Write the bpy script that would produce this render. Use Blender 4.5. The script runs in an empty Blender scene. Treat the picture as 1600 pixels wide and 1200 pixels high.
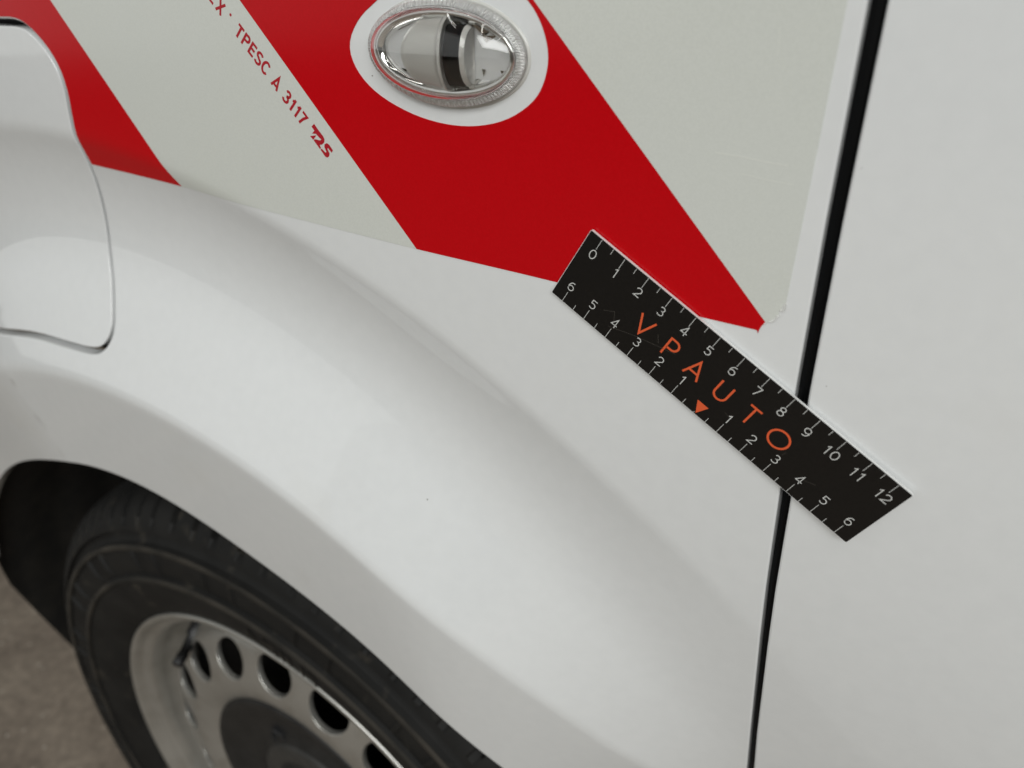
import bpy, math, random
import numpy as np
from mathutils import Matrix, Vector
from mathutils.geometry import delaunay_2d_cdt

# All shapes are laid out in centimetres on the side of the van:
#   x = along the van (right = rearwards), z = up, d = depth into the van.
CM = 0.01
GZ = 87.2                       # height of the z = 0 level above the ground (cm)
def W(x, z, d=0.0): return (x * CM, d * CM, (z + GZ) * CM)

sc = bpy.context.scene
# ------------------------------------------------------------------ camera
cam_d = bpy.data.cameras.new('camera'); cam = bpy.data.objects.new('camera', cam_d)
sc.collection.objects.link(cam); sc.camera = cam
RT = ((0.84872948, 0.52882351, 0.00199262),      # right
      (-0.26510801, 0.42221582, 0.86686305),     # up   (rows: x, depth, z)
      (0.45757624, -0.73626048, 0.49854236))     # back
m = Matrix.Identity(4)
for c in range(3):
    for r in range(3): m[r][c] = RT[c][r]
m.translation = Vector(W(5.9518, 12.831, -22.5024))
cam.matrix_world = m
cam_d.sensor_width = 36.0; cam_d.lens = 27.045
cam_d.clip_start = 0.01; cam_d.clip_end = 200.0
cam_d.dof.use_dof = True; cam_d.dof.focus_distance = 0.285; cam_d.dof.aperture_fstop = 8.5

# ------------------------------------------------------------------ light
world = bpy.data.worlds.new('World'); sc.world = world; world.use_nodes = True
bg = world.node_tree.nodes['Background']
bg.inputs['Color'].default_value = (0.95, 0.97, 0.93, 1); bg.inputs['Strength'].default_value = 0.10
def area(name, loc, target, sx, sy, energy, col=(1, 1, 1)):
    l = bpy.data.lights.new(name, 'AREA'); l.shape = 'RECTANGLE'; l.size = sx; l.size_y = sy
    l.energy = energy; l.color = col
    o = bpy.data.objects.new(name, l); sc.collection.objects.link(o); o.location = loc
    o.rotation_euler = (Vector(target) - Vector(loc)).to_track_quat('-Z', 'Y').to_euler(); return o
area('hall_gate', (-4.6, -3.0, 2.15), (-0.2, 0, 1.2), 8.0, 3.6, 72, (0.975, 1.0, 0.985))
area('roof_light', (1.5, -3.1, 3.1), (0.0, 0, 0.9), 4.4, 1.8, 240, (0.98, 1.0, 0.985))
for k, tx in enumerate((-1.7, -0.3, 1.1)):
    area('ceiling_tube', (tx, -1.5, 3.9), (tx, -1.5, 0), 0.07, 2.4, 7, (1.0, 0.99, 0.95))
vs = sc.view_settings
vs.view_transform = 'Standard'; vs.look = 'None'; vs.exposure = -0.71; vs.gamma = 1.0; vs.use_curve_mapping = False

# ------------------------------------------------------------------ materials
def nt(name):
    mt = bpy.data.materials.new(name); mt.use_nodes = True
    return mt, mt.node_tree.nodes, mt.node_tree.links, mt.node_tree.nodes['Principled BSDF']
def simple(name, col, rough=.4, metal=0., coat=0., coat_rough=.03, spec=.5, **kw):
    mt, n, l, b = nt(name)
    b.inputs['Base Color'].default_value = (*col, 1); b.inputs['Roughness'].default_value = rough
    b.inputs['Metallic'].default_value = metal; b.inputs['Coat Weight'].default_value = coat
    b.inputs['Coat Roughness'].default_value = coat_rough; b.inputs['Specular IOR Level'].default_value = spec
    for k, v in kw.items(): b.inputs[k.replace('_', ' ')].default_value = v
    return mt
def speckled(name, c1, c2, scale, lo, hi, rough=.5, bump=0., metal=0., coat=0., detail=3, bdist=.0005, dust=None, coat_rough=.05, spec=.5):
    """two tones mixed by a noise in object space, with fine relief"""
    mt, n, l, b = nt(name)
    tc = n.new('ShaderNodeTexCoord'); no = n.new('ShaderNodeTexNoise'); rp = n.new('ShaderNodeValToRGB')
    no.inputs['Scale'].default_value = scale; no.inputs['Detail'].default_value = detail
    l.new(tc.outputs['Object'], no.inputs['Vector']); l.new(no.outputs['Fac'], rp.inputs['Fac'])
    rp.color_ramp.elements[0].position = lo; rp.color_ramp.elements[1].position = hi
    rp.color_ramp.elements[0].color = (*c1, 1); rp.color_ramp.elements[1].color = (*c2, 1)
    out = rp.outputs['Color']
    if dust:
        n2 = n.new('ShaderNodeTexNoise'); n2.inputs['Scale'].default_value = dust[0]; n2.inputs['Detail'].default_value = 5
        l.new(tc.outputs['Object'], n2.inputs['Vector'])
        r2 = n.new('ShaderNodeMapRange'); r2.inputs['From Min'].default_value = dust[1]; r2.inputs['From Max'].default_value = dust[2]
        r2.inputs['To Max'].default_value = dust[4]
        l.new(n2.outputs['Fac'], r2.inputs['Value'])
        mx = n.new('ShaderNodeMix'); mx.data_type = 'RGBA'; l.new(r2.outputs['Result'], mx.inputs[0])
        l.new(out, mx.inputs[6]); mx.inputs[7].default_value = (*dust[3], 1); out = mx.outputs[2]
    l.new(out, b.inputs['Base Color'])
    b.inputs['Roughness'].default_value = rough; b.inputs['Metallic'].default_value = metal; b.inputs['Specular IOR Level'].default_value = spec
    b.inputs['Coat Weight'].default_value = coat; b.inputs['Coat Roughness'].default_value = coat_rough
    if bump:
        bp = n.new('ShaderNodeBump'); bp.inputs['Strength'].default_value = bump; bp.inputs['Distance'].default_value = bdist
        l.new(no.outputs['Fac'], bp.inputs['Height']); l.new(bp.outputs['Normal'], b.inputs['Normal'])
    return mt
M = {}
M['paint'] = speckled('white_paint', (.745, .755, .755), (.765, .775, .775), 160, .3, .7, rough=.35, coat=1.0, bump=.03, bdist=.0004, coat_rough=.02,
                      dust=(14, .62, .86, (.60, .57, .50), .22))
M['silver'] = speckled('silver_film', (.63, .645, .60), (.665, .68, .635), 1500, .35, .65, rough=.30, coat=.35, bump=.03, bdist=.0001, coat_rough=.12,
                       dust=(9, .5, .8, (.66, .68, .65), .6))
M['red'] = speckled('red_film', (.50, .0004, .0036), (.54, .0008, .0050), 1200, .3, .7, rough=.20, spec=.18, coat=.12, bump=.02, bdist=.0001, coat_rough=.12)
M['print'] = simple('red_print', (.42, .004, .014), .4)
M['film_core'] = simple('white_film_core', (.85, .85, .82), .5)
M['rubber_seal'] = simple('rubber_seal', (.0016, .0018, .0022), .5, spec=.15)
M['liner'] = speckled('arch_liner_plastic', (.008, .0075, .0065), (.022, .019, .015), 40, .4, .75, rough=.8, bump=.2)
M['tyre'] = speckled('tyre_rubber', (.006, .0058, .0054), (.013, .0125, .0115), 30, .35, .75, rough=.68, spec=.28, bump=.15, bdist=.0004,
                     dust=(55, .60, .78, (.060, .052, .040), .6))
M['dusty_rubber'] = speckled('dusty_rubber', (.016, .015, .013), (.060, .052, .042), 26, .35, .8, rough=.8, spec=.25)
M['steel'] = speckled('silver_wheel_paint', (.43, .42, .39), (.50, .49, .46), 24, .3, .7, rough=.30, metal=.72, bump=.03, dust=(38, .5, .75, (.20, .17, .13), .35))
M['cap'] = speckled('grey_cap_plastic', (.013, .0125, .012), (.022, .021, .020), 60, .3, .7, rough=.55, spec=.35, bump=.1)
M['cap_grey'] = speckled('cap_grey', (.030, .029, .027), (.045, .043, .040), 60, .3, .7, rough=.5, spec=.35)
M['black_plastic'] = simple('black_plastic', (.012, .012, .013), .45)
M['ruler'] = speckled('ruler_black_print', (.0020, .0018, .0018), (.0034, .0031, .0030), 900, .35, .65, rough=.30, bump=.02, bdist=.0001,
                      dust=(160, .72, .80, (.05, .045, .04), .25))
M['ruler_edge'] = simple('ruler_white_edge', (.80, .80, .79), .4)
M['ink_white'] = simple('white_ink', (.66, .66, .64), .5)
M['ink_orange'] = simple('orange_ink', (.72, .105, .030), .5)
M['scratch'] = simple('scratch_grey', (.07, .062, .052), .6)
M['chrome'] = simple('chrome_dark_reflection', (.44, .41, .365), .06, 1.0)  # brown-dark base paints dim mirrored surroundings into the middle facets
M['chrome_bright'] = simple('chrome_bright_reflection', (.93, .93, .92), .07, 1.0)  # bright copy of the chrome, paints bright reflections into outer rows and rim
M['white_plastic'] = simple('milky_bulb_holder', (.64, .635, .60), .2, 0, .8)
M['ribs'] = simple('bright_ribbed_plastic', (.90, .90, .89), .15, .25)
M['amber'] = speckled('dark_amber_bulb', (.0015, .0012, .0012), (.02, .006, .002), 160, .5, .85, rough=.45, spec=.2)
M['scuff'] = simple('film_scuff', (.71, .72, .67), .4)
M['grime'] = simple('grime', (.16, .14, .11), .8)
def glass(name, col, rough):
    mt, n, l, b = nt(name)
    b.inputs['Base Color'].default_value = (*col, 1); b.inputs['Roughness'].default_value = rough
    b.inputs['Transmission Weight'].default_value = 1.0; b.inputs['IOR'].default_value = 1.49
    return mt
M['lens'] = glass('clear_lens', (.99, .985, .975), .012)
def ground_mat():
    mt, n, l, b = nt('worn_asphalt')
    tc = n.new('ShaderNodeTexCoord')
    big = n.new('ShaderNodeTexNoise'); big.inputs['Scale'].default_value = 9; big.inputs['Detail'].default_value = 8
    vor = n.new('ShaderNodeTexVoronoi'); vor.inputs['Scale'].default_value = 95; vor.inputs['Randomness'].default_value = 1
    fine = n.new('ShaderNodeTexNoise'); fine.inputs['Scale'].default_value = 70; fine.inputs['Detail'].default_value = 6
    for q in (big, vor, fine): l.new(tc.outputs['Object'], q.inputs['Vector'])
    r1 = n.new('ShaderNodeValToRGB'); r1.color_ramp.elements[0].position = .3; r1.color_ramp.elements[1].position = .72
    r1.color_ramp.elements[0].color = (.200, .160, .125, 1); r1.color_ramp.elements[1].color = (.310, .255, .200, 1)
    l.new(big.outputs['Fac'], r1.inputs['Fac'])
    mp = n.new('ShaderNodeMapRange'); mp.inputs['From Min'].default_value = .03; mp.inputs['From Max'].default_value = .30
    mp.inputs['To Min'].default_value = 1; mp.inputs['To Max'].default_value = 0; l.new(vor.outputs['Distance'], mp.inputs['Value'])
    gt = n.new('ShaderNodeMath'); gt.operation = 'GREATER_THAN'; gt.inputs[1].default_value = .80
    sp = n.new('ShaderNodeSeparateColor'); l.new(vor.outputs['Color'], sp.inputs['Color']); l.new(sp.outputs['Red'], gt.inputs[0])
    mu = n.new('ShaderNodeMath'); mu.operation = 'MULTIPLY'; l.new(mp.outputs['Result'], mu.inputs[0]); l.new(gt.outputs[0], mu.inputs[1])
    mx = n.new('ShaderNodeMix'); mx.data_type = 'RGBA'; l.new(mu.outputs[0], mx.inputs[0]); l.new(r1.outputs['Color'], mx.inputs[6])
    mx.inputs[7].default_value = (.58, .52, .44, 1)
    m2 = n.new('ShaderNodeMix'); m2.data_type = 'RGBA'; m2.blend_type = 'OVERLAY'; m2.inputs[0].default_value = .5
    l.new(mx.outputs[2], m2.inputs[6]); l.new(fine.outputs['Fac'], m2.inputs[7]); l.new(m2.outputs[2], b.inputs['Base Color'])
    bp = n.new('ShaderNodeBump'); bp.inputs['Strength'].default_value = .5; bp.inputs['Distance'].default_value = .002
    l.new(fine.outputs['Fac'], bp.inputs['Height']); l.new(bp.outputs['Normal'], b.inputs['Normal'])
    b.inputs['Roughness'].default_value = .85
    return mt
M['ground'] = ground_mat()

# ------------------------------------------------------------------ mesh helpers
def link(name, mesh, mat, parent=None):
    o = bpy.data.objects.new(name, mesh); sc.collection.objects.link(o)
    if mat is not None and not mesh.materials: mesh.materials.append(mat)
    if parent: o.parent = parent
    return o
def mesh_of(name, verts, faces, mat, parent=None, smooth=True, normals=None):
    me = bpy.data.meshes.new(name); me.from_pydata(verts, [], faces); me.update()
    if smooth:
        me.shade_smooth()
        if normals is not None: me.normals_split_custom_set_from_vertices(normals)
    return link(name, me, mat, parent)
def empty(name, loc, parent=None):
    o = bpy.data.objects.new(name, None); sc.collection.objects.link(o); o.empty_display_size = .02
    if parent: o.parent = parent
    return o

ACX, ACZ, AR = -30.6, -57.4, 41.7           # wheel-arch circle
def sstep(a, b, x):
    t = min(1., max(0., (x - a) / (b - a))); return t * t * (3 - 2 * t)
def arch_shift(phi):
    """how far the arch edge departs from its circle (cm) at angle phi"""
    u = max(-15., min(40., 92. - phi)); return -1 - .03 * u - .001 * u * u + 1.3 * sstep(107, 150, phi)
def arch_edge(phi): return arch_shift(phi) - 1.2 * math.exp(-((phi - 81) / 14) ** 2)
def D(x, z):
    """depth (cm, + = into the van) of the painted skin: flat side, scooped crease over the wheel, flared arch"""
    dx, dz = x - ACX, z - ACZ
    rho = math.hypot(dx, dz) - AR; phi = math.degrees(math.atan2(dz, dx))
    rc = 15.8 + (phi - 54.6) * .1055 if phi > 0 else 10.
    rc = min(max(rc, 14.), 22.)
    q = (rc - rho) * 12.5 / (rc - 7.5 - arch_shift(phi))
    amp = 1 - .93 * sstep(-15, 7, x)
    if phi > 108: amp *= 1 - .72 * sstep(106, 140, phi)
    def run(q):
        if q <= 0: return 0.
        a = min(q, 8.); v = .42 * a - .5 * (.42 / 4.0) * a * a if a <= 4 else .84
        if a > 4: v -= .5 * (.54 / 4.) * (a - 4) ** 2
        if q > 8: v -= .54 * (min(q, 12.5) - 8)
        if q > 12.5: v += .14 * (q - 12.5)
        return v
    s = 0
    for k in (-.36, -.27, -.18, -.09, 0, .09, .18, .27, .36): s += run(q + k)
    tuck = .0045 * (min(0., z - 2.)) ** 2 * sstep(-13, 4, x)       # side tucks in towards the sill
    return amp * s / 9 + tuck
def normal_of(f, x, z, h=.12):
    gx = (f(x + h, z) - f(x - h, z)) / (2 * h); gz = (f(x, z + h) - f(x, z - h)) / (2 * h)
    return Vector((gx, -1, gz)).normalized()
def resample(poly, step, closed=True):
    out = []; n = len(poly)
    for i in range(n if closed else n - 1):
        a, b = poly[i], poly[(i + 1) % n]; L = math.hypot(b[0] - a[0], b[1] - a[1]); k = max(1, int(math.ceil(L / step)))
        for j in range(k): out.append((a[0] + (b[0] - a[0]) * j / k, a[1] + (b[1] - a[1]) * j / k))
    if not closed: out.append(poly[-1])
    return out
def inside(P, poly):
    P = np.asarray(P, float); x, y = P[:, 0], P[:, 1]; c = np.zeros(len(P), bool); n = len(poly)
    for i in range(n):
        x1, y1 = poly[i]; x2, y2 = poly[i - 1]
        if y1 == y2: continue
        t = ((y1 > y) != (y2 > y)) & (x < (x2 - x1) * (y - y1) / (y2 - y1) + x1); c ^= t
    return c
def near(P, loops, dist):
    B = np.array([p for l in loops for p in l]); keep = np.ones(len(P), bool)
    for i in range(0, len(P), 2000):
        d2 = ((P[i:i + 2000, None, :] - B[None]) ** 2).sum(-1).min(1); keep[i:i + 2000] = d2 > dist * dist
    return keep
def arc_at(off, a0, a1, n):
    return [(ACX + (AR + off(a)) * math.cos(math.radians(a)), ACZ + (AR + off(a)) * math.sin(math.radians(a)))
            for a in (a0 + (a1 - a0) * k / n for k in range(n + 1))]
crease_off = lambda a: min(max(15.8 + (a - 54.6) * .1055, 14.), 22.)
LINES = [arc_at(lambda a, o=o: crease_off(a) + o, 40, 150, 150) for o in (.75, .36, 0, -.36, -.75)] + \
        [arc_at(lambda a, o=o: 7.5 + arch_shift(a) + o, 20, 158, 150) for o in (.75, .36, 0, -.36, -.75)]
def panel(name, outer, holes, f, mat, parent, spacing=1.0, off=0., roll=.15, depth=1.2, lines=(), bstep=None, center=None, hole_roll=None, pre=False):
    """sheet over an outline with holes, lying on the depth function f, its edges rolled over and turned inwards"""
    bs = bstep or spacing
    loops = [resample(l, bs) for l in [outer] + list(holes)]
    O = np.array(outer); x0, z0 = O.min(0); x1, z1 = O.max(0)
    gx, gz = np.meshgrid(np.arange(x0 + spacing * .37, x1, spacing), np.arange(z0 + spacing * .41, z1, spacing))
    gx = gx + (np.arange(gx.shape[0]) % 2)[:, None] * spacing * .5
    G = np.c_[gx.ravel(), gz.ravel()]
    k = inside(G, loops[0])
    for h in loops[1:]: k &= ~inside(G, h)
    G = G[k]
    L2 = []
    for ln in lines:
        a = np.array(resample(ln, spacing * .8, False)); kk = inside(a, loops[0])
        for h in loops[1:]: kk &= ~inside(a, h)
        if kk.any(): kk &= near(a, loops, spacing * .2)
        a = a[kk]
        if len(a): L2.append([tuple(p) for p in a])
    if len(G): G = G[near(G, loops + L2, spacing * .45)]
    vs_, es = [], []
    for lp in loops:
        b = len(vs_); vs_ += lp; es += [(b + i, b + (i + 1) % len(lp)) for i in range(len(lp))]
    for lp in L2: vs_ += lp
    vs_ += [tuple(p) for p in G]
    V2, _, F, *_r = delaunay_2d_cdt([Vector(p) for p in vs_], es, [], 0, 1e-6)
    C = np.array([[(V2[a][0] + V2[b][0] + V2[c][0]) / 3, (V2[a][1] + V2[b][1] + V2[c][1]) / 3] for a, b, c in F])
    k = inside(C, loops[0])
    for h in loops[1:]: k &= ~inside(C, h)
    F = [f_ for f_, q in zip(F, k) if q]
    used = sorted({i for t in F for i in t}); remap = {i: j for j, i in enumerate(used)}
    P = [(V2[i][0], V2[i][1]) for i in used]; F = [tuple(remap[i] for i in t) for t in F]
    N = [normal_of(f, *p) for p in P]
    verts = [W(x, z, f(x, z) - off) for x, z in P]; normals = list(N); faces = []
    ecount = {}
    for t in F:
        a, b, c = t
        if (P[b][0] - P[a][0]) * (P[c][1] - P[a][1]) - (P[c][0] - P[a][0]) * (P[b][1] - P[a][1]) < 0: t = (a, c, b)
        faces.append(t)
        for i in range(3): ecount.setdefault(frozenset((t[i], t[(i + 1) % 3])), []).append((t[i], t[(i + 1) % 3]))
    bedges = [v[0] for v in ecount.values() if len(v) == 1]
    on = {}
    for a, b in bedges:
        ex, ez = P[b][0] - P[a][0], P[b][1] - P[a][1]; L = math.hypot(ex, ez) or 1
        for i in (a, b):
            q = on.setdefault(i, [0, 0]); q[0] += ez / L; q[1] -= ex / L
    rings = {}
    for i, (mx, mz) in on.items():
        L = math.hypot(mx, mz) or 1; mx, mz = mx / L, mz / L
        x, z = P[i]; d = f(x, z) - off; n = N[i]; ids = [i]
        steps = ([(k * 22.5, 0) for k in range(1, 5)] if roll > .02 else [(90, 0)]) + [(90, depth)]
        for ang, extra in steps:
            s, c = math.sin(math.radians(ang)), math.cos(math.radians(ang))
            verts.append(W(x + mx * roll * s, z + mz * roll * s, d + roll * (1 - c) + extra))
            normals.append((n * c + Vector((mx, 0, mz)) * s).normalized()); ids.append(len(verts) - 1)
        rings[i] = ids
    for a, b in bedges:
        ra, rb = rings[a], rings[b]
        for k in range(len(ra) - 1): faces.append((ra[k], ra[k + 1], rb[k + 1], rb[k]))
    return mesh_of(name, verts, faces, mat, parent, True, normals)
def lathe(name, prof, cx, cz, mat, parent, seg=180, a0=0., a1=360., mod=None, smooth=True):
    """profile of (radius, depth) turned about the axis through (cx, cz)"""
    full = abs(a1 - a0) >= 359.9; n = seg if full else seg + 1; V = []; Fc = []
    for j in range(n):
        a = math.radians(a0 + (a1 - a0) * j / seg)
        for k, (r, d) in enumerate(prof):
            if mod: r, d = mod(k, j, r, d)
            V.append(W(cx + r * math.cos(a), cz + r * math.sin(a), d))
    K = len(prof)
    for j in range(seg):
        j2 = (j + 1) % n
        for k in range(K - 1): Fc.append((j * K + k, j * K + k + 1, j2 * K + k + 1, j2 * K + k))
    return mesh_of(name, V, Fc, mat, parent, smooth)
def ribbon_verts(pts, w, closed=False):
    n = len(pts); L, Rr = [], []
    for i in range(n):
        if closed: a, b = pts[i - 1], pts[(i + 1) % n]; p0, p1 = pts[i - 1], pts[i]; p2 = pts[(i + 1) % n]
        else: a, b = pts[max(0, i - 1)], pts[min(n - 1, i + 1)]; p0, p1, p2 = a, pts[i], b
        u = Vector((p1[0] - p0[0], p1[1] - p0[1])); v = Vector((p2[0] - p1[0], p2[1] - p1[1]))
        u = u.normalized() if u.length > 1e-9 else v.normalized(); v = v.normalized() if v.length > 1e-9 else u
        t = (u + v); t = t.normalized() if t.length > 1e-6 else u
        nx, ny = -t.y, t.x; k = 1 / max(.35, abs(nx * -u.y + ny * u.x))
        L.append((pts[i][0] + nx * w / 2 * k, pts[i][1] + ny * w / 2 * k)); Rr.append((pts[i][0] - nx * w / 2 * k, pts[i][1] - ny * w / 2 * k))
    f = [(i, i + 1, n + i + 1, n + i) for i in range(n - 1)] + ([(n - 1, 0, n, 2 * n - 1)] if closed else [])
    return L + Rr, f
def flat_mesh(name, strokes, to_w, mat, parent):
    """flat print: strokes of (points, width, closed) mapped onto a surface by to_w"""
    V, Fc = [], []
    for i, (pts, w, cl) in enumerate(strokes):
        v, f = ribbon_verts(pts, w, cl); b = len(V)
        V += [to_w(x, y, .0012 * i) for x, y in v]; Fc += [tuple(b + q for q in t) for t in f]
    return mesh_of(name, V, Fc, mat, parent, False)
def flat_poly(name, poly, to_w, mat, parent):
    V2, _, F, *_r = delaunay_2d_cdt([Vector(p) for p in poly], [(i, (i + 1) % len(poly)) for i in range(len(poly))], [], 0, 1e-7)
    C = [[sum(V2[i][k] for i in t) / 3 for k in (0, 1)] for t in F]; k = inside(C, poly)
    return mesh_of(name, [to_w(v[0], v[1], 0) for v in V2], [t for t, q in zip(F, k) if q], mat, parent, False)
def glyphs(body, size, bold=0., sx=1.):
    """outline of a built-in font string as (verts2d, faces), left-aligned on its baseline, in units of size"""
    c = bpy.data.curves.new('txt', 'FONT'); c.body = body; c.size = size; c.offset = bold; c.resolution_u = 4
    o = bpy.data.objects.new('txt', c); sc.collection.objects.link(o)
    dg = bpy.context.evaluated_depsgraph_get(); me = bpy.data.meshes.new_from_object(o.evaluated_get(dg))
    V = [(v.co.x * sx, v.co.y) for v in me.vertices]; F = [tuple(p.vertices) for p in me.polygons]
    bpy.data.objects.remove(o); bpy.data.curves.remove(c); bpy.data.meshes.remove(me)
    return V, F

SPECKS = [(-12.41, -9.76, .03), (2.95, 7.6, .013), (3.35, 1.0, .013), (-14.0, 8.62, .025)]
# ================================================================== the setting
S = 30.0
g = mesh_of('ground', [(-S, -S, 0), (S, -S, 0), (S, S, 0), (-S, S, 0)], [(0, 1, 2, 3)], M['ground'], None, False)
g['kind'] = 'structure'

# ================================================================== the van
van = empty('van', (0, 0, 0))
van['label'] = 'white van with red and silver chevron film on its wing, front wheel below'
van['category'] = 'van'

FLAP = [(-38.43, 9.11), (-36.94, 9.18), (-35.94, 8.95), (-34.67, 7.92), (-34.24, 6.72), (-34.56, 4.86), (-34.7, 3.35), (-34.95, 1.72), (-35.3, -0.49), (-35.28, -2.63), (-34.48, -4.85), (-34.01, -6.24), (-34.43, -7.17), (-35.36, -7.59), (-38.35, -7.85), (-42.14, -8.25), (-46.56, -9.25), (-49.8, -9.9), (-51.4, -9.4), (-52.3, -7.6), (-52.6, -5.0), (-52.6, 4.0), (-52.3, 6.6), (-51.4, 8.2), (-49.6, 8.95), (-46.0, 9.1), (-42.0, 9.12)]
def chaikin(p, it=2):
    for _ in range(it):
        o = []
        for i in range(len(p)):
            a, b = p[i], p[(i + 1) % len(p)]
            o += [(a[0] * .75 + b[0] * .25, a[1] * .75 + b[1] * .25), (a[0] * .25 + b[0] * .75, a[1] * .25 + b[1] * .75)]
        p = o
    return p
def grow(p, w):
    n = len(p); out = []
    A = sum(p[i - 1][0] * p[i][1] - p[i][0] * p[i - 1][1] for i in range(n)); s = 1 if A > 0 else -1
    for i in range(n):
        a, b = p[i - 1], p[(i + 1) % n]; ex, ez = b[0] - a[0], b[1] - a[1]; L = math.hypot(ex, ez) or 1
        out.append((p[i][0] + s * ez / L * w, p[i][1] - s * ex / L * w))
    return out
FLAP = chaikin(FLAP)
FLAP_HOLE = grow(FLAP, .40)
GAP = [(2.18, 48), (2.23, 11.6), (2.33, 6), (2.48, .8), (2.86, -8), (3.36, -17.5), (3.62, -22), (4.5, -28.5), (10.6, -40), (15, -52), (17, -72)]
GAPW = [.50, .50, .48, .46, .38, .33, .36, .36, .36, .36, .36]
GAP = [(a[0], a[1]) for a in GAP]
gap_r = [(p[0] + w, p[1]) for p, w in zip(GAP, GAPW)]
rl = .09
arch = arc_at(arch_edge, -18, 158, 140)
fender_outer = [(-96, 48)] + [(x - rl, z) for x, z in GAP] + arch + [(-76, -42.5), (-96, -45)]
fender = panel('front_wing', fender_outer, [FLAP_HOLE], D, M['paint'], van, spacing=.55, roll=rl, depth=.6, lines=LINES, bstep=.5)
flap = panel('charging_flap', grow(FLAP, -.08), [], D, M['paint'], van, spacing=.8, off=-.03, roll=.06, depth=.7, lines=LINES, bstep=.35)
flap['label'] = 'rounded white charging flap over the wheel arch'
lathe_back = mesh_of('flap_recess', [W(-54, -11, 2.2), W(-31.5, -11, 2.2), W(-31.5, 11, 2.2), W(-54, 11, 2.2)], [(0, 1, 2, 3)], M['black_plastic'], flap, False)
door = panel('front_door', [(x + rl * .6, z) for x, z in gap_r] + [(95, -72), (95, 48)], [], D, M['paint'], van, spacing=1.6, roll=.10, depth=1.3, lines=LINES[:5], bstep=.8)
# black seal seen in the gap between wing and door
sv, sf = [], []
for i, (p, q) in enumerate(zip(GAP, gap_r)):
    dd = D(p[0], p[1]) + .32
    for k, (t, e) in enumerate(((-.25, .5), (.1, .12), (.5, 0), (.9, .12), (1.25, .5))):
        sv.append(W(p[0] + (q[0] - p[0]) * t, p[1], dd + e))
    if i:
        b = (i - 1) * 5
        sf += [(b + k, b + k + 1, b + 6 + k, b + 5 + k) for k in range(4)]
mesh_of('door_seal', sv, sf, M['rubber_seal'], van)

# wheel-arch liner: dark plastic shell, its front edge cut back on a slant
lv, lf = [], []; ND = 14; NA = 60
for i in range(ND + 1):
    d = -1.0 + 26 * i / ND; a1 = min(196, 159 + 5.2 * max(0, d + .6)); dz = 0
    for j in range(NA + 1):
        a = -20 + (a1 + 20) * j / NA
        ra = AR + arch_edge(a); base = D(ACX + ra * math.cos(math.radians(a)), ACZ + ra * math.sin(math.radians(a)))
        dd = max(d, base + .5) if i < 3 else d
        r = ra + .15 + .5 * (i > 0) + .25 * math.sin(i * 1.9) * (i > 1)
        lv.append(W(ACX + r * math.cos(math.radians(a)), ACZ + r * math.sin(math.radians(a)), dd))
for i in range(ND):
    for j in range(NA): lf.append((i * (NA + 1) + j, i * (NA + 1) + j + 1, (i + 1) * (NA + 1) + j + 1, (i + 1) * (NA + 1) + j))
b = len(lv)                                       # inner wall
lv.append(W(ACX, ACZ + 5, 25.5)); lf += [(b, ND * (NA + 1) + j, ND * (NA + 1) + j + 1) for j in range(NA)]
mesh_of('arch_liner', lv, lf, M['liner'], van)

# ------------------------------------------------------------------ wheel
WX, WZ = -30.2, -53.7
wheel = empty('wheel', (0, 0, 0), van)
prof = [(20.6, 2.2), (21.5, 1.5), (22.0, 1.15), (22.6, .75), (23.6, .35), (24.8, .02), (25.9, -.18), (26.10, -.18), (26.2, -.42), (26.55, -.44), (26.7, -.04),
        (27.6, -.16), (28.6, -.12), (28.95, -.06), (29.05, -.32), (29.4, -.26), (29.55, .22), (29.9, .52), (30.25, .60), (30.4, .26), (30.8, .40), (31.4, .78), (32.0, 1.30), (32.45, 1.95),
        (32.75, 2.7), (32.9, 3.4), (33.0, 4.3), (33.05, 4.6), (32.3, 4.7), (32.3, 5.5), (33.1, 5.6), (33.2, 8.4), (32.5, 8.5), (32.5, 9.4), (33.25, 9.5),
        (33.25, 12), (32.5, 12.1), (32.5, 13), (33.2, 13.1), (33.0, 16.5), (32.3, 18.4), (30.5, 19.9), (27, 20.6), (23, 19.8), (21, 18.5)]
SEG = 1260; rnd = random.Random(4)
slits = {}
j = 0
while j < SEG:
    w = rnd.choice((3, 4)); 
    for k in range(w): slits[(j + k) % SEG] = 1
    j += rnd.choice((13, 15, 17, 14))
blocks = {}
for q in range(0, SEG, 63):                        # raised ribs across the sidewall band
    for k in range(3): blocks[(q + k) % SEG] = 1; blocks[(q + 21 + k) % SEG] = 1
def tyre_mod(k, j, r, d):
    if 20 < k < 27 and j in slits:
        dep = (.25, .7, 1.0, 1.0, 1.0, 1.0)[k - 21]; return r - dep * .9, d + dep * .5
    if 31 <= k <= 32 and (j // 3) % 9 == 0: return r - .5, d
    if 10 < k < 14 and j in blocks: return r, d - .20
    return r, d
tyre = lathe('tyre', prof, WX, WZ, M['tyre'], wheel, SEG, mod=tyre_mod)
tyre.data.set_sharp_from_angle(angle=math.radians(32))
for ra, rb, dd in ((26.18, 26.56, -.46), (29.03, 29.42, -.34)):     # scuffed, dusty ribs
    lathe('sidewall_rib', [(ra - .04, dd + .12), (ra, dd), (rb, dd + .02), (rb + .05, dd + .16)], WX, WZ, M['dusty_rubber'], tyre, 240)
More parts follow.
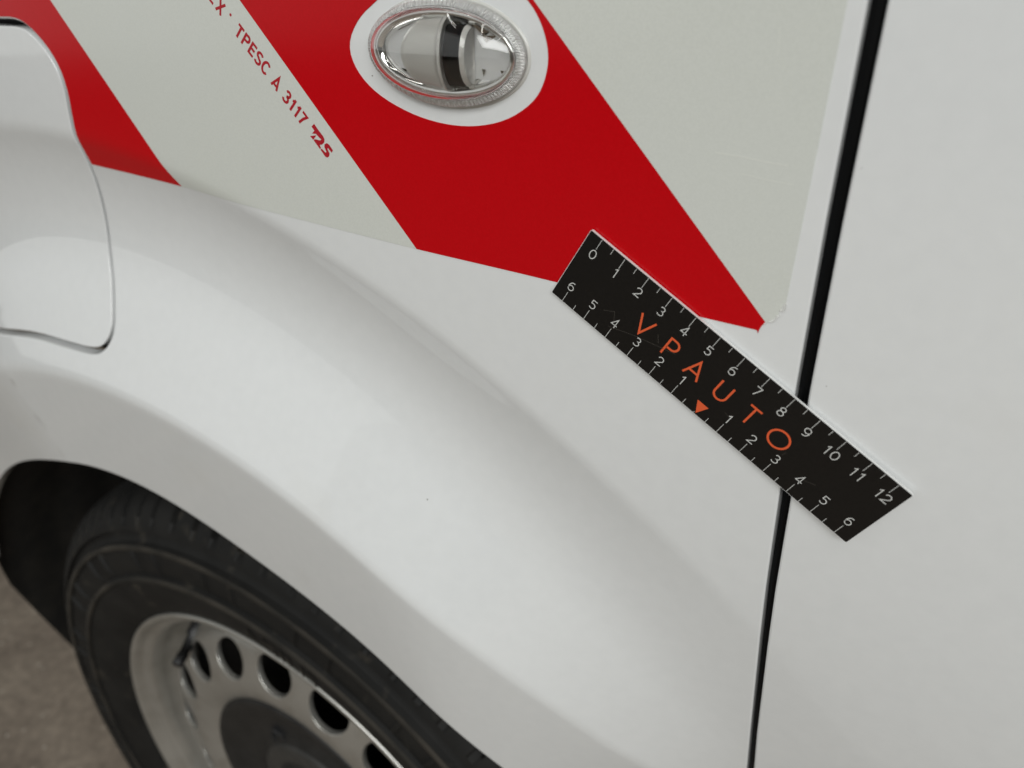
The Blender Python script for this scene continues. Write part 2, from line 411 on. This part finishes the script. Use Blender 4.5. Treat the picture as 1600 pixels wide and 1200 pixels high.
# raised lettering round the sidewall
def tyre_text(body, deg, r0, size):
    V, Fc = glyphs(body, size, .012, 1.15); wd = max(v[0] for v in V); out = []
    for x, y in V:
        a = math.radians(deg) - (x - wd / 2) / (r0 + size * .35); r = r0 + y
        dd = np.interp(r, [q[0] for q in prof[:12]], [q[1] for q in prof[:12]]); out.append(W(WX + r * math.cos(a), WZ + r * math.sin(a), dd - .16))
    mesh_of('sidewall_lettering', out, Fc, M['dusty_rubber'], tyre, False)
tyre_text('AGILIS', 82, 23.6, 2.2); tyre_text('AGILIS', 262, 23.6, 2.2)
rim_prof = [(21.0, 2.6), (21.75, 1.6), (22.1, 1.15), (22.15, .95), (22.0, .80), (21.75, .84), (21.5, 1.1), (21.35, 1.5), (21.1, 1.75), (20.7, 1.85), (20.45, 2.2), (20.35, 3.2),
            (20.2, 4.2), (19.6, 4.8), (19.35, 5.6), (19.2, 7.0), (19.1, 9), (20.2, 16), (21.5, 18)]
rim = lathe('rim', rim_prof, WX, WZ, M['steel'], wheel, 240)
def face_d(x, z):
    r = math.hypot(x - WX, z - WZ)
    return float(np.interp(r, [0, 6, 10.2, 11.0, 11.8, 12.6, 13.5, 14.3, 15.2, 16.2, 17.3, 18.2, 18.8, 19.2, 19.4], [5, 5, 4.6, 3.6, 2.75, 2.25, 2.02, 2.0, 2.14, 2.4, 2.7, 3.1, 3.8, 4.9, 5.8]))
def face_s(x, z):
    r = math.hypot(x - WX, z - WZ); s = 0; ux, uz = ((x - WX) / r, (z - WZ) / r) if r > .1 else (1, 0)
    for k in (-.5, -.25, 0, .25, .5): s += face_d(x + ux * k, z + uz * k)
    return s / 5
hl = []
for k in range(18):
    a = math.radians(k * 20 + 15); ca, sa = math.cos(a), math.sin(a); lp = []
    for q in range(18):
        t = q * math.tau / 18; rr = 16.45 + 1.85 * math.sin(t) * (1 - .08 * math.sin(t)); tt = 2.05 * math.cos(t) * (1 + .08 * math.sin(t))
        lp.append((WX + rr * ca - tt * sa, WZ + rr * sa + tt * ca))
    hl.append(lp)
circ = lambda r, n: [(WX + r * math.cos(k * math.tau / n), WZ + r * math.sin(k * math.tau / n)) for k in range(n)]
disc = panel('wheel_disc', circ(19.25, 120), hl, face_s, M['steel'], wheel, spacing=.55, roll=.10, depth=.35, bstep=.4)
cap_prof = [(12.0, 3.4), (11.95, 2.65), (11.75, 2.42), (11.3, 2.5), (10.2, 3.0), (9.0, 3.5), (8.0, 3.75), (7.2, 3.6), (6.6, 3.3), (5.6, 3.1), (4.6, 3.0), (4.3, 2.75), (3.8, 2.6), (2, 2.5), (0, 2.48)]
cap = lathe('centre_cap', cap_prof, WX, WZ, M['cap'], wheel, 120)
lathe('cap_plate', [(6.5, 3.6), (6.4, 3.12), (6.1, 3.0), (5.2, 2.94), (4.5, 2.90), (4.4, 3.05)], WX, WZ, M['cap_grey'], wheel, 60)
for k in range(5):                                 # bolt heads in the cap
    a = math.radians(k * 72 + 54); lathe('bolt', [(1.25, 4.0), (1.15, 3.35), (.95, 3.22), (.8, 3.3), (.7, 3.8), (0, 3.85)], WX + 6.9 * math.cos(a), WZ + 6.9 * math.sin(a), M['black_plastic'], wheel, 6, smooth=False)
a = math.radians(139)                              # tyre valve
vv = [(WX + 19.0 * math.cos(a), WZ + 19.0 * math.sin(a), 4.8), (WX + 17.7 * math.cos(a), WZ + 17.7 * math.sin(a), 2.4), (WX + 17.4 * math.cos(a), WZ + 17.4 * math.sin(a), 1.2)]
tv, tf = [], []
ax = Vector((vv[2][0] - vv[0][0], vv[2][1] - vv[0][1], vv[2][2] - vv[0][2])).normalized(); e1 = ax.orthogonal().normalized(); e2 = ax.cross(e1)
rs = [(0, .75), (.25, .75), (.3, .5), (.72, .42), (.72, .5), (.98, .5), (1.0, .4), (1.0, .01)]
for t, r in rs:
    p = Vector(vv[0]) + (Vector(vv[2]) - Vector(vv[0])) * t
    for k in range(12):
        q = p + (e1 * math.cos(k * math.tau / 12) + e2 * math.sin(k * math.tau / 12)) * r; tv.append(W(q.x, q.y, q.z))
for i in range(len(rs) - 1):
    for k in range(12): tf.append((i * 12 + k, i * 12 + (k + 1) % 12, (i + 1) * 12 + (k + 1) % 12, (i + 1) * 12 + k))
mesh_of('valve', tv, tf, M['black_plastic'], wheel)
lathe('drum_shade_disc', [(19.05, 12), (19.05, 6.0), (18.6, 5.85), (4, 7.0), (0, 7.0)], WX, WZ, M['rubber_seal'], wheel, 60)  # drum widened into a black disc that paints the shade behind the holes

# ------------------------------------------------------------------ reflective chevron film
FO = .022                                          # film stands proud of the paint
film = empty('chevron_film', (0, 0, 0), van)
TOPZ = 30.0; BZ = 2.36
def bot(x): return BZ + (.28 * (min(14.4, max(0, -12 - x)) / 14.4) ** 1.2 if x < -12 else -.05 * max(0, min(1, (x + 8) / 6)))
OVC = (-10.9, 9.75)
oval = chaikin([(-13.48, 11.09), (-14.43, 10.5), (-15.06, 9.59), (-14.75, 8.72), (-13.85, 8.0), (-12.4, 7.48), (-10.98, 7.26), (-9.6, 7.3), (-8.28, 7.64), (-7.27, 8.28), (-6.83, 8.94),
                (-6.68, 9.8), (-6.96, 10.65), (-7.5, 11.35), (-8.6, 12.0), (-10.2, 12.35), (-12, 12.1)], 2)
E1, E2 = -1.052, -1.025                            # chevron slopes dz/dx
def xe(x0, z0, z, s): return x0 + (z - z0) / s
red1_r = lambda z: xe(-27.9, 3.95, z, -1.20)       # right edge of the first red band
red2_l = lambda z: xe(-12.4, 2.32, z, -1.068)
red2_r = lambda z: xe(1.20, 2.64, z, -1.02)
# torn lower right corner of the film
TORN = [(1.00, 2.28), (1.035, 2.20), (1.07, 2.36), (1.11, 2.47), (1.20, 2.64), (1.29, 2.66), (1.35, 2.74), (1.40, 2.70), (1.43, 2.82), (1.49, 2.84), (1.50, 2.94), (1.58, 2.93), (1.55, 3.04), (1.56, 3.12), (1.64, 3.13), (1.62, 3.24), (1.70, 3.40)]
TORN_RED, TORN_SILVER = TORN[:5], TORN[4:]
def bline(xa, xb, n=14): return [(xa + (xb - xa) * k / n, bot(xa + (xb - xa) * k / n)) for k in range(n + 1)]
G_ = .004                                          # hair joint between inlays
fgap = [(x + .55, z) for x, z in FLAP]
fl = [p for p in FLAP_HOLE if p[0] > -36.2 and -3 < p[1]]
fl = [(x + .01, z) for x, z in fl]
fl.sort(key=lambda p: p[1])
fl = [p for p in fl if p[1] > 2.72]
topflap = [p for p in grow(FLAP, .41) if p[0] <= -36.0 and p[1] > 5]; topflap.sort(key=lambda p: -p[0])
band1 = bline(fl[0][0], red1_r(bot(-26.4))) + [(red1_r(z), z) for z in (3.0, 4, 6, 10, 20, TOPZ)] + [(-70, TOPZ), (-70, 9.8)] + [(-53, 10.2)] + topflap[::-1] + fl[::-1]
fk = dict(spacing=.6, off=FO, roll=.0, depth=FO * .9, lines=LINES[:5])
panel('red_stripe', band1, [], D, M['red'], film, bstep=.4, **fk)
silver1 = bline(red1_r(bot(-26.4)) + G_, red2_l(bot(-12.4)) - G_) + [(red2_l(z) - G_, z) for z in (4, 8, 20, TOPZ)] + [(red1_r(z) + G_, z) for z in (TOPZ, 20, 10, 6, 4, 3.0)]
panel('silver_stripe', silver1, [], D, M['silver'], film, bstep=.4, **fk)
red2 = bline(red2_l(bot(-12.4)), 1.0) + TORN_RED[1:] + [(red2_r(z), z) for z in (5, 9, 20, TOPZ)] + [(red2_l(z), z) for z in (TOPZ, 20, 8, 4)]
panel('red_stripe', red2, [oval], D, M['red'], film, bstep=.3, **fk)
silver2 = TORN_SILVER[:] + [(1.74, 8), (1.76, 11.6), (1.80, TOPZ)] + [(red2_r(z) + G_, z) for z in (TOPZ, 20, 9, 5, 3.2)]
silver2[0] = (1.20 + G_, 2.64)
panel('silver_stripe', silver2, [], D, M['silver'], film, bstep=.3, **fk)
# curled, frayed bits of film along the tear
def flake(path, out, lift):
    """strip along the tear whose lower lip has curled away from the paint"""
    V, Fc = [], []; n = len(path)
    for i, (x, z) in enumerate(path):
        t = math.sin(math.pi * (i + .35) / (n - .3)); a, b = path[max(0, i - 1)], path[min(n - 1, i + 1)]
        ex, ez = b[0] - a[0], b[1] - a[1]; L = math.hypot(ex, ez); px, pz = ez / L, -ex / L
        for k in range(5):
            f = k / 4; V.append(W(x + px * out * t * f, z + pz * out * t * f, -FO - .003 - lift * t * f ** 1.4))
        for k in range(5):
            f = k / 4; V.append(W(x + px * out * t * f * .97, z + pz * out * t * f * .97, -FO + .006 - lift * t * f ** 1.4))
        if i:
            q = (i - 1) * 10
            for k in range(4): Fc += [(q + k, q + k + 1, q + 11 + k, q + 10 + k), (q + 5 + k, q + 15 + k, q + 16 + k, q + 6 + k)]
            Fc.append((q + 4, q + 9, q + 19, q + 14))
    mesh_of('film_flake', V, Fc, M['film_core'], film, False)
flake([(1.57, 3.10), (1.60, 3.17), (1.64, 3.25), (1.68, 3.34), (1.71, 3.41)], .085, .13)
flake([(1.31, 2.68), (1.37, 2.73), (1.43, 2.79), (1.49, 2.87), (1.55, 2.96)], .05, .085)
flake([(1.16, 2.56), (1.20, 2.61), (1.24, 2.66)], .03, .05); flake([(1.50, 2.93), (1.55, 2.95), (1.61, 3.0)], .03, .07)

# print on the film, running down along the chevron
def on_film(p0, ang):
    ca, sa = math.cos(math.radians(ang)), math.sin(math.radians(ang))
    return lambda u, v, k=0: W(p0[0] + u * ca - v * sa, p0[1] + u * sa + v * ca, -FO - .004 - k)
TA = -46.0
def arc(cx, cy, rx, ry, a0, a1, n=14): return [(cx + rx * math.cos(math.radians(a0 + (a1 - a0) * k / n)), cy + ry * math.sin(math.radians(a0 + (a1 - a0) * k / n))) for k in range(n + 1)]
BW = .19                                           # bold stroke; letters are 1 high
q_ = BW / 2
BOLD = {'T': (.62, [[(0, 1 - q_), (.62, 1 - q_)], [(.31, 1 - BW), (.31, 0)]]),
        'P': (.62, [[(q_, 0), (q_, 1 - q_), (.33, 1 - q_)] + arc(.34, .715, .215, .217, 88, -88, 9) + [(BW, .497)]]),
        'E': (.58, [[(.58, q_), (q_, q_), (q_, 1 - q_), (.57, 1 - q_)], [(BW, .51), (.53, .51)]]),
        'S': (.62, [arc(.31, .735, .24, .20, 25, 255, 14) + arc(.31, .27, .25, .205, 80, -158, 16)]),
        'C': (.68, [arc(.36, .5, .30, .435, 42, 318, 22)]),
        'A': (.70, [[(.05, 0), (.35, .95), (.65, 0)], [(.16, .26), (.54, .26)]]),
        'X': (.68, [[(.06, 0), (.62, 1)], [(.06, 1), (.62, 0)]]),
        '3': (.58, [arc(.27, .74, .20, .19, 165, -80, 12) + arc(.27, .28, .235, .215, 80, -165, 14)]),
        '1': (.42, [[(.06, .74), (.20, .80), (.27, .98)], [(.27, 1), (.27, 0)]]),
        '7': (.56, [[(0, 1 - q_), (.50, 1 - q_), (.32, .5), (.20, 0)]]), ' ': (.30, [])}
def film_text(body, p0, size, target_len):
    """each character its own piece of bold print, the string spaced out to target_len"""
    f = on_film(p0, TA); wsum = sum(BOLD[c][0] for c in body) * size; gap = (target_len - wsum) / (len(body) - 1); x = 0
    for c in body:
        w, ss = BOLD[c]
        if ss: flat_mesh('print_letter', [([(x + a * size, b * size) for a, b in st], BW * size, False) for st in ss], f, M['print'], film)
        x += w * size + gap
film_text('TPESC A 3117', (-21.02, 9.66), .57, 4.50)
film_text('EX', (-22.23, 10.86), .56, .86)
pf = on_film((0, 0), 0)
# small round trade mark dot after the X
flat_poly('print_letter', [(-21.05 + .06 * math.cos(k * math.tau / 12), 10.32 + .06 * math.sin(k * math.tau / 12)) for k in range(12)], pf, M['print'], film)
flat_poly('maker_logo', [(-17.21, 6.61), (-17.37, 6.48), (-17.24, 6.34), (-17.39, 6.21), (-17.17, 6.22), (-16.99, 6.07), (-16.92, 6.04), (-16.99, 5.99), (-17.29, 6.01), (-17.34, 5.95), (-17.05, 5.64), (-16.99, 5.70),
                         (-17.04, 5.81), (-16.91, 5.84), (-16.78, 5.93), (-16.74, 6.06), (-16.80, 6.18), (-16.99, 6.36)], pf, M['print'], film)
flat_poly('maker_logo', [(-17.52, 6.10), (-17.16, 6.17), (-17.36, 5.97)], pf, M['print'], film)
flat_poly('maker_logo', [(-17.02, 5.62), (-16.96, 5.68), (-16.76, 5.54), (-16.72, 5.58), (-16.80, 5.76), (-16.77, 5.87), (-16.64, 5.93), (-16.52, 5.88), (-16.35, 5.69), (-16.43, 5.58), (-16.61, 5.74), (-16.64, 5.71),
                         (-16.55, 5.53), (-16.60, 5.41), (-16.72, 5.35), (-16.82, 5.39)], pf, M['print'], film)

# ------------------------------------------------------------------ oval side indicator
LX, LZ, LA, LB = -10.62, 9.60, 3.18, 1.66
lamp = empty('side_indicator', (0, 0, 0), van)
def ov(t, k=1., e=0.): return (LX + (LA * k + e) * math.cos(t), LZ + (LB * k + e) * math.sin(t))
def oval_loft(name, rings, mat, seg=160, close=True, ribs=None):
    """rings of (scale, extra, depth)"""
    V, Fc = [], []
    for ri, (k, e, d) in enumerate(rings):
        for s in range(seg):
            t = s * math.tau / seg; ee, dd = e, d
            if ribs: ee, dd = ribs(ri, s, t, e, d)
            x, z = ov(t, k, ee); V.append(W(x, z, dd))
    for r in range(len(rings) - 1):
        for s in range(seg): Fc.append((r * seg + s, r * seg + (s + 1) % seg, (r + 1) * seg + (s + 1) % seg, (r + 1) * seg + s))
    if close: Fc.append(tuple(range((len(rings) - 1) * seg, len(rings) * seg)))
    return mesh_of(name, V, Fc, mat, lamp)
H = 1.15
outer_r = [(1, .0, -.02), (1, .0, -.34), (1, -.03, -.40), (1, -.10, -.43)]
dome = [(s, -.12 * (s > .9), -.43 - (H - .43) * (1 - s ** 2.6) ** .75) for s in (.955, .93, .89, .84, .77, .68, .58, .47, .36, .25, .14, .05)]
inner = [(s, -.12 * (s > .9) - .09, -.33 - (H - .43) * (1 - s ** 2.6) ** .75) for s in (.05 + .03, .15, .25, .36, .47, .58, .68, .77, .84, .89, .93)]
V, Fc = [], []; NR = 118; seg = NR * 6
outer_r = [(1, .0, -.02), (1, .0, -.30), (1, -.02, -.36), (1, -.07, -.40), (1, -.13, -.43), (1, -.19, -.44)]
dome = [(1, -.22, -.46)] + [(s, -.22 * s, -.46 - (H - .46) * (1 - s ** 2.4) ** .62) for s in (.985, .96, .92, .87, .80, .71, .61, .50, .38, .26, .14, .03)]
inner = [(s, -.30 * s, -.36 - (H - .46) * (1 - s ** 2.4) ** .62) for s in (.03, .14, .26, .38, .50, .61, .71, .80, .87, .92, .96, .985)]
allr = outer_r + dome + inner + [(1, -.31, -.30), (1, -.31, -.02)]
nd = len(outer_r) + len(dome); nr = len(allr)
RP_ = (0, .0, .5, 1, .5, 0)
for ri, (k, e, d) in enumerate(allr):
    for q in range(seg):
        t = q * math.tau / seg; dd = d
        if ri in (2, 3): dd = d + .012 * RP_[q % 6]
        V.append(W(*ov(t, k, e), dd))
def quads(r0, r1):
    for q in range(seg): Fc.append((r0 * seg + q, r0 * seg + (q + 1) % seg, r1 * seg + (q + 1) % seg, r1 * seg + q))
for r in range(nd - 1): quads(r, r + 1)
Fc.append(tuple(range((nd - 1) * seg, nd * seg)))
for r in range(nd, nr - 1): quads(r, r + 1)
Fc.append(tuple(reversed(range(nd * seg, (nd + 1) * seg))))
quads(nr - 1, 0)
mesh_of('lens', V, Fc, M['lens'], lamp)
oval_loft('gasket', [(1, .10, .02), (1, .10, -.02), (1, .05, -.05), (1, -.05, -.05), (1, -.05, .02)], M['white_plastic'], close=False)
# chrome reflector: rows of flat facets of slightly different tilt; dark middle and bright outer rows paint in reflections
rr_ = random.Random(11); V, Fc, V_, Fc_ = [], [], [], []
def exx(z): return (LA - .62) * math.sqrt(max(0.0, 1 - (z / (LB - .30)) ** 2))
rows = [-1.30, -1.02, -.72, -.40, -.05, .30, .62, .92, 1.12, 1.30]
def bowl_d(x, z): return .22 - .50 * (z / 1.30) ** 2 - .42 * abs(x / LA) ** 3
for za, zb in zip(rows[:-1], rows[1:]):
    for q, (ca, cb) in enumerate(((-1, -.14), (-.14, .36), (.36, .66), (.66, 1))):
        zm = (za + zb) / 2; la, lb = exx(za), exx(zb); xm = (ca + cb) / 2 * exx(zm); d0 = bowl_d(xm, zm)
        gx = -.42 * 3 * abs(xm / LA) ** 2 * (1 if xm > 0 else -1) / LA + rr_.uniform(-.5, .5) * (q > 1); gz = -1.0 * zm / 1.69 + rr_.uniform(-.45, .45)
        V1, F1 = (V, Fc) if abs(zm) < .86 else (V_, Fc_); b_ = len(V1)
        for x, z in ((ca * la, za), (cb * la, za), (cb * lb, zb), (ca * lb, zb)): V1.append(W(LX + x, LZ + z, d0 + gx * (x - xm) + gz * (z - zm)))
        F1.append((b_, b_ + 1, b_ + 2, b_ + 3))
mesh_of('reflector', V, Fc, M['chrome'], lamp, False); mesh_of('reflector_bright_rows', V_, Fc_, M['chrome_bright'], lamp, False)
# finely ribbed bright rim under the edge of the lens
V, Fc = [], []; NRB = 116; seg = NRB * 4
rib_rings = [(-.035, -.05, 0), (-.05, -.24, 1), (-.12, -.30, 1), (-.22, -.33, 1), (-.29, -.30, 0), (-.33, -.10, 0)]
for e, d, am in rib_rings:
    for q in range(seg):
        k = (0, .5, 1, .5)[q % 4] * am; V.append(W(*ov(q * math.tau / seg, 1, e - .012 * k), d + .055 * k))
for r in range(len(rib_rings) - 1):
    for q in range(seg): Fc.append((r * seg + q, r * seg + (q + 1) % seg, (r + 1) * seg + (q + 1) % seg, (r + 1) * seg + q))
mesh_of('ribbed_rim', V, Fc, M['ribs'], lamp, False)
oval_loft('reflector_rim', [(1, -.335, -.10), (1, -.335, -.30), (1, -.40, -.34), (1, -.52, -.30), (1, -.62, -.18), (1, -.66, .1)], M['chrome_bright'], close=False)
def drum(name, x0, x1, r0, r1, zc, dc, mat, n=20, a0=-100, a1=100, curve=0.):
    """upright drum section bulging outwards, from x0 to x1"""
    V, Fc = [], []; hh = r0
    st = 8
    for i in range(st + 1):
        t = i / st; x = x0 + (x1 - x0) * t; rr = r0 + (r1 - r0) * t
        for k in range(n + 1):
            a = math.radians(a0 + (a1 - a0) * k / n); V.append(W(x + curve * math.sin(a) ** 2 * (1 - t), zc + rr * math.sin(a), dc - rr * .62 * math.cos(a)))
    for i in range(st):
        for k in range(n): Fc.append((i * (n + 1) + k, i * (n + 1) + k + 1, (i + 1) * (n + 1) + k + 1, (i + 1) * (n + 1) + k))
    Fc.append(tuple(range(n + 1))); Fc.append(tuple(reversed(range(st * (n + 1), (st + 1) * (n + 1)))))
    return mesh_of(name, V, Fc, mat, lamp, True)
drum('bulb_holder', -11.95, -10.40, 1.05, 1.16, 9.58, -.12, M['white_plastic'], curve=.55)
drum('holder_rib', -10.40, -10.28, 1.19, 1.19, 9.58, -.12, M['white_plastic'])
drum('bulb', -10.28, -9.62, 1.06, 1.02, 9.58, -.05, M['amber'], a0=-64, a1=64)
drum('holder_rib', -9.62, -9.46, .95, .85, 9.58, -.12, M['white_plastic'])
# ------------------------------------------------------------------ small marks on the skin
def speck(x, z, r, mat, name='dirt_speck', sx=1.6):
    n = normal_of(D, x, z); d = D(x, z) - FO * (name != 'dirt_speck') - .006; rs_ = random.Random(int(x * 91 + z * 17))
    pts = [(x + r * sx * math.cos(k * math.tau / 8) * rs_.uniform(.6, 1.1), z + r * math.sin(k * math.tau / 8) * rs_.uniform(.6, 1.1)) for k in range(8)]
    V = [W(px, pz, D(px, pz) - .006) for px, pz in pts] + [W(x, z, d - r * .4)]
    mesh_of(name, V, [(k, (k + 1) % 8, 8) for k in range(8)], mat, van)
for x, z, r in SPECKS: speck(x, z, r, M['grime'])
def scuff(pts, w):
    v, f = ribbon_verts(pts, w)
    mesh_of('film_scuff', [W(x, z, D(x, z) - FO - .004) for x, z in v], f, M['scuff'], film, False)
scuff([(-1.05, 7.52), (-.3, 7.50), (.5, 7.44), (1.05, 7.42)], .035); scuff([(-.2, 7.02), (.6, 6.95), (1.3, 6.92)], .025); scuff([(.2, 10.9), (.26, 10.5), (.27, 10.2)], .02)

# ================================================================== the ruler
RX0, RZ0 = .12, .10
RTH = math.radians(-29.27); RC, RS_ = math.cos(RTH), math.sin(RTH)
RW, RL, RD, RTK = 2.93, 13.02, .075, .12
ruler = empty('magnetic_ruler', (0, 0, 0))
ruler['label'] = 'black magnetic ruler with white scale and orange letters, stuck across the door gap'
ruler['category'] = 'ruler'
def RU(u, v, k=0): return W(RX0 + u * RC - v * RS_, RZ0 + u * RS_ + v * RC, -(RD + RTK) - .002 - k)
def RP(u, v, d): return W(RX0 + u * RC - v * RS_, RZ0 + u * RS_ + v * RC, d)
def rrect(hl, hw, r, n=5):
    o = []
    for sx, sy, a in ((1, 1, 0), (-1, 1, 90), (-1, -1, 180), (1, -1, 270)):
        for k in range(n + 1):
            t = math.radians(a + 90 * k / n); o.append((sx * (hl - r) + r * math.cos(t), sy * (hw - r) + r * math.sin(t)))
    return o
o1 = rrect(RL / 2, RW / 2, .05); nn = len(o1)
mesh_of('ruler_core', [RP(u, v, -RD) for u, v in o1] + [RP(u, v, -RD - RTK + .012) for u, v in o1],
        [tuple(reversed(range(nn))), tuple(range(nn, 2 * nn))] + [(i, (i + 1) % nn, nn + (i + 1) % nn, nn + i) for i in range(nn)], M['ruler_edge'], ruler, False)
o2 = rrect(RL / 2 - .012, RW / 2 - .012, .045)
mesh_of('ruler_face', [RP(u, v, -RD - RTK + .012) for u, v in o2] + [RP(u, v, -RD - RTK) for u, v in rrect(RL / 2 - .02, RW / 2 - .02, .045)],
        [tuple(range(nn, 2 * nn))] + [(i, (i + 1) % nn, nn + (i + 1) % nn, nn + i) for i in range(nn)], M['ruler'], ruler, False)
TE = RW / 2 - .03
for k in range(0, 25):
    u = k / 2 - 6; L = .43 if k % 2 == 0 else .22
    flat_mesh('tick_mark', [([(u, TE), (u, TE - L)], .016, False)], RU, M['ink_white'], ruler)
    flat_mesh('tick_mark', [([(u, -TE), (u, -TE + (L if k != 12 else .06))], .016, False)], RU, M['ink_white'], ruler)
def arc(cx, cy, rx, ry, a0, a1, n=14): return [(cx + rx * math.cos(math.radians(a0 + (a1 - a0) * k / n)), cy + ry * math.sin(math.radians(a0 + (a1 - a0) * k / n))) for k in range(n + 1)]
SW = .030; h2 = .18                                   # stroke width and half height of the numerals
DIG = {'0': (.26, [(arc(0, 0, .11, h2 - .02, 0, 360, 24)[:-1], True)]),
       '1': (.20, [([(-.06, .10), (.02, h2 - .01), (.02, -h2)], False)]),
       '2': (.24, [(arc(0, .065, .10, .095, 165, -35, 12) + [(-.105, -h2 + .02), (.115, -h2 + .02)], False)]),
       '3': (.24, [(arc(-.01, .085, .088, .075, 150, -80, 10) + arc(-.01, -.075, .105, .085, 85, -150, 12), False)]),
       '4': (.25, [([(.045, -h2), (.045, h2), (-.12, -.075), (.12, -.075)], False)]),
       '5': (.24, [([(.095, h2 - .02), (-.075, h2 - .02), (-.085, .03)] + arc(-.01, -.06, .105, .10, 120, -145, 14), False)]),
       '6': (.25, [([(.075, h2 - .025)] + arc(.02, -.04, .125, .195, 100, 180, 7) + arc(0, -.065, .103, .098, 190, -170, 20), False)]),
       '7': (.24, [([(-.10, h2 - .02), (.105, h2 - .02), (-.035, -h2)], False)]),
       '8': (.24, [(arc(0, .088, .085, .075, 0, 360, 20)[:-1], True), (arc(0, -.078, .102, .088, 0, 360, 20)[:-1], True)]),
       '9': (.25, [([(-.075, -h2 + .025)] + arc(-.02, .04, .125, .195, -80, 0, 7) + arc(0, .065, .103, .098, 10, -350, 20)[1:], False)])}
def numeral(body, u, v, sc_=1.0):
    wd = sum(DIG[c][0] for c in body) + .06 * (len(body) - 1); x = u - wd / 2 * sc_; st = []
    for c in body:
        w, ss = DIG[c]
        for pts, cl in ss: st.append(([(x + (w / 2 + px) * sc_, v + py * sc_) for px, py in pts], SW, cl))
        x += (w + .06) * sc_
    flat_mesh('numeral', st, RU, M['ink_white'], ruler)
for k in range(13): numeral(str(k), k - 6 - (.0 if k < 10 else .02), .79, 1.02)
for k in range(1, 7):
    numeral(str(k), k, -.73, 1.02); numeral(str(k), -k, -.73, 1.02)
LT, LB_, LM = .30, -.44, -.07; OW = .075
def letter(st): flat_mesh('brand_letter', [(p, OW, c) for p, c in st], RU, M['ink_orange'], ruler)
letter([([(-3.46, LT), (-3.16, LB_ + .03), (-2.86, LT)], False)])
letter([([(-2.17, LB_), (-2.17, LT - .03), (-1.98, LT - .03)] + arc(-1.96, .08, .19, .19, 88, -88, 12) + [(-2.15, -.11)], False)])
letter([([(-1.21, LB_), (-.92, LT - .03), (-.63, LB_)], False), ([(-1.11, -.20), (-.73, -.20)], False)])
letter([([(-.0, LT), (-.0, -.16)] + arc(.235, -.18, .235, .225, 175, 365, 14) + [(.47, LT)], False)])
letter([([(1.17, LT - .03), (1.63, LT - .03)], False), ([(1.40, LT - .03), (1.40, LB_)], False)])
letter([(arc(2.58, -.07, .365, .345, 0, 360, 36)[:-1], True)])
mesh_of('centre_pointer', [RU(-.19, -.92), RU(.28, -.92), RU(.06, -1.40)], [(0, 2, 1)], M['ink_orange'], ruler, False)
for pts in ([(-4.6, -.62), (-4.25, -.38), (-3.95, -.95)], [(-4.15, -1.0), (-3.2, -.60), (-1.75, -.12)], [(-2.62, .04), (-2.42, -.22)], [(3.05, -.28), (3.02, -.45)], [(4.1, -.65), (4.45, -.50)], [(.75, -.62), (1.0, -.66)]):
    flat_mesh('scratch', [(pts, .010, False)], RU, M['scratch'], ruler)

sc.cycles.max_bounces = 14; sc.cycles.transmission_bounces = 10
